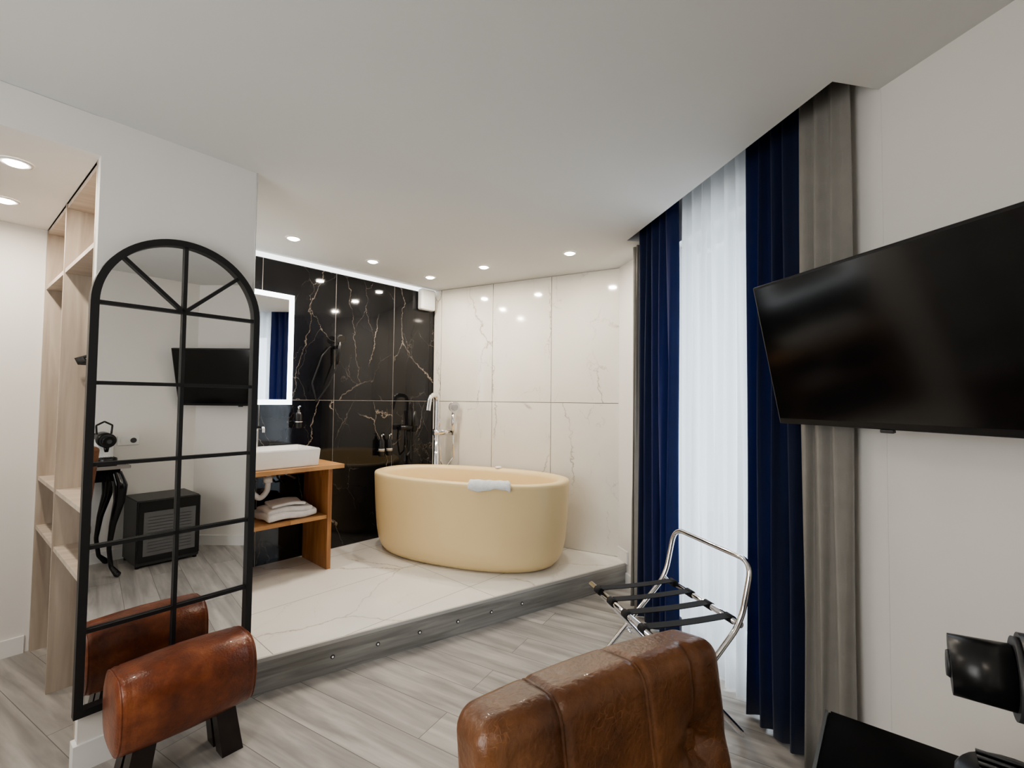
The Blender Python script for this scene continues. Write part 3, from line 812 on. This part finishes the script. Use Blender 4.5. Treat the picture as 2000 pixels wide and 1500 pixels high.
# ------------------------------------------------------------------ console table
a0, a1, dd0, dd1 = .60, 1.05, .02, .58
zt2 = .855
def KB(nm, al0, al1, di0, di1, z0, z1, mat, bev=0):
    return prism(nm, [KW(al0, di0), KW(al1, di0), KW(al1, di1), KW(al0, di1)], z0, z1, mat, bev)
parts = [KB('table_top', a0, a1, dd0, dd1, zt2 - .025, zt2, M_GLOSSB, .003), KB('apron', a0 + .05, a1 - .05, dd0 + .03, dd1 - .06, zt2 - .12, zt2 - .026, M_GLOSSB),
         KB('edge_strip', a0 + .004, a1 - .004, dd1 + .0005, dd1 + .005, zt2 - .024, zt2 + .001, M_ALU)]
for i, (al, di, s1, s2) in enumerate(((a0 + .07, dd1 - .09, -1, 1), (a1 - .07, dd1 - .09, 1, 1), (a0 + .07, dd0 + .06, -1, 0), (a1 - .07, dd0 + .06, 1, 0))):
    base = KW(al, di); dv = (p * s1 + e * s2).normalized()
    pts = [v3(base, zt2 - .06), v3(base + dv * .035, zt2 - .16), v3(base + dv * .03, .58), v3(base - dv * .01, .40), v3(base - dv * .03, .22), v3(base - dv * .01, .08), v3(base + dv * .035, .025), v3(base + dv * .05, .02)]
    parts.append(tube('cabriole_leg_%d' % (i + 1), pts, .03, M_GLOSSB, smoothc=True, radii=[1.2, 1.5, 1.2, .75, .5, .5, .75, .65]))
group('console_table', parts)

# coffee machine
parts = []
ca = .705
dz = -.025; do = -.02
def CM(al, di, z): return v3(KW(al, di + do), z + (dz if z > .95 else 0) + .002)
parts.append(rbox('body', (.12, .17, .22), .035, Matrix.Translation(CM(ca, .22, zt2 + .12)) @ Matrix.Rotation(A_p, 4, 'Z'), M_SOFTW, 12))
parts.append(cyl('head_rear', CM(ca, .20, 1.06), CM(ca, .385, 1.055), .058, .056, M_BPL, 32))
parts.append(cyl('head_ring', CM(ca, .385, 1.055), CM(ca, .392, 1.055), .050, .050, M_DGREY, 32))
parts.append(cyl('head_front', CM(ca, .392, 1.055), CM(ca, .452, 1.052), .040, .038, M_BPL, 32))
parts.append(cyl('front_knob', CM(ca, .452, 1.052), CM(ca, .456, 1.052), .018, .016, M_DGREY, 24))
parts.append(cyl('spout', CM(ca, .36, 1.01), CM(ca, .36, .965), .02, .012, M_BPL))
parts.append(lathe('drip_tray', [(.001, 0), (.062, 0), (.065, .006), (.065, .035), (.060, .042), (.001, .042)], CM(ca, .385, zt2 + .001), M_BPL))
for i in range(7):
    o_ = -.045 + .015 * i
    parts.append(cyl('grid_%d' % (i + 1), CM(ca + o_, .385 - .04, zt2 + .045), CM(ca + o_, .385 + .04, zt2 + .045), .0022, None, M_DGREY, 8))
parts.append(box('base', CM(ca, .27, zt2 + .012), (.13, .24, .022), A_p, M_BPL, .006))
hpts = [CM(ca - .045, .26, 1.10), CM(ca - .05, .26, 1.17), CM(ca, .26, 1.20), CM(ca + .05, .26, 1.17), CM(ca + .045, .26, 1.10)]
parts.append(tube('handle', hpts, .007, M_BPL, smoothc=True))
parts.append(rbox('water_tank', (.10, .08, .24), .02, Matrix.Translation(CM(ca, .10, zt2 + .125)) @ Matrix.Rotation(A_p, 4, 'Z'), M_DGREY, 8))
group('coffee_machine', parts)

# mini fridge
parts = [KB('cabinet', .08, .52, .04, .44, .02, .54, M_DGREY, .006), KB('door', .085, .515, .441, .465, .05, .535, M_BPL, .004), KB('door_panel', .12, .48, .4655, .468, .10, .45, simple('smoked_glass', (.13, .13, .135), .15), .0)]
for i in range(12):
    z = .13 + .025 * i
    parts.append(KB('louvre_%d' % (i + 1), .15, .45, .4685, .470, z, z + .004, M_DGREY))
for i, (a, b2) in enumerate(((.10, .07), (.5, .07), (.1, .41), (.5, .41))): parts.append(cyl('foot_%d' % (i + 1), v3(KW(a, b2), 0), v3(KW(a, b2), .02), .015, None, M_BPL))
group('mini_fridge', parts)
parts = [box('plate', v3(KW(.50, .006), 1.0), (.15, .010, .08), A_p, M_SOFTW, .003), cyl('socket_1', v3(KW(.465, .011), 1.0), v3(KW(.465, .014), 1.0), .022, None, M_DGREY), cyl('socket_2', v3(KW(.535, .011), 1.0), v3(KW(.535, .014), 1.0), .022, None, M_TRIM)]
group('wall_socket', parts)

# ------------------------------------------------------------------ bed seen in reflections
bp_ = OL + p * 1.15 - e * 1.0
def BD(a, b2, z): return v3(bp_ + p * a + e * b2, z)
parts = [box('base', BD(0, 0, .18), (1.5, 1.9, .30), A_p, M_TAUPE, .02), rbox('mattress', (1.5, 1.9, .24), .07, Matrix.Translation(BD(0, 0, .45)) @ Matrix.Rotation(A_p, 4, 'Z'), M_TOWEL, 12)]
for i, a in enumerate((-.36, .36)):
    parts.append(rbox('pillow_%d' % (i + 1), (.6, .4, .16), .075, Matrix.Translation(BD(a, .62, .62)) @ Matrix.Rotation(A_p, 4, 'Z'), M_TOWEL, 10))
group('bed', parts)

# ------------------------------------------------------------------ downlights
def downlight(i, x, y, z, power, mat=M_LAMP):
    nm = 'ceiling_downlight' if i == 0 else 'ceiling_downlight.%03d' % i
    pr = [lathe('trim_ring', [(.034, -.002), (.036, -.006), (.050, -.006), (.052, -.001)], (x, y, z), M_TRIM, caps=False),
          lathe('lens', [(.035, -.0005), (.034, -.004), (.026, -.012), (.001, -.015)], (x, y, z), mat)]
    g = group(nm, pr)
    ld = D.lights.new('lamp', 'AREA'); ld.shape = 'DISK'; ld.size = .06; ld.energy = power; ld.color = (1, .90, .77)
    lo = D.objects.new('lamp', ld); link(lo); lo.location = (x, y, z - .018); lo.parent = g
pts = [(-1.472, 3.116), (-1.092, 3.626), (-.725, 4.082), (-.236, 3.747), (.408, 3.37)]
i = 0
for x, y in pts: downlight(i, x, y, H, 8.5); i += 1
for x, y in ((-1.971, 1.831), (-2.40, 2.189)): downlight(i, x, y, HS, 8); i += 1
for x, y in ((-.2, -.9), (-1.3, -.9), (-1.2, -2.0)): downlight(i, x, y, H, 6); i += 1  # unseen extra lamps added behind the camera to brighten the room

# daylight at the curtained window, added fill at the unseen rear one
def area(name, c, nrm, sx, sy, e_, col):
    ld = D.lights.new(name, 'AREA'); ld.shape = 'RECTANGLE'; ld.size = sx; ld.size_y = sy; ld.energy = e_; ld.color = col
    o = D.objects.new(name, ld); link(o); o.location = c
    o.rotation_euler = Vector(nrm).to_track_quat('-Z', 'Y').to_euler(); return o
wc = SW((wo0 + wo1) / 2, 2.0)
area('daylight_window', v3(wc, 1.2), v3(-n, 0), 1.0, 2.0, 46, (.80, .90, 1))
rcn = DE + e * 1.8 + p * .35
area('rear_fill_light', v3(rcn, 1.5), v3(-p, 0), 1.6, 1.5, 42, (1, .98, .95))  # added soft fill for the room, from an invented opening

w = D.worlds.new('World'); scene.world = w; w.use_nodes = True
bg = w.node_tree.nodes['Background']; bg.inputs[0].default_value = (.78, .90, 1, 1); bg.inputs[1].default_value = 1.5

# ------------------------------------------------------------------ camera
cam = D.cameras.new('camera'); co = D.objects.new('camera', cam); link(co)
cam.sensor_width = 36; cam.lens = 36 * 920 / 2000; cam.clip_start = .02
R_ = Matrix.Rotation(math.radians(90) + math.atan(32 / 920), 4, 'X') @ Matrix.Rotation(.0105, 4, 'Z')
co.matrix_world = Matrix.Translation((0, 0, 1.38)) @ R_
scene.camera = co
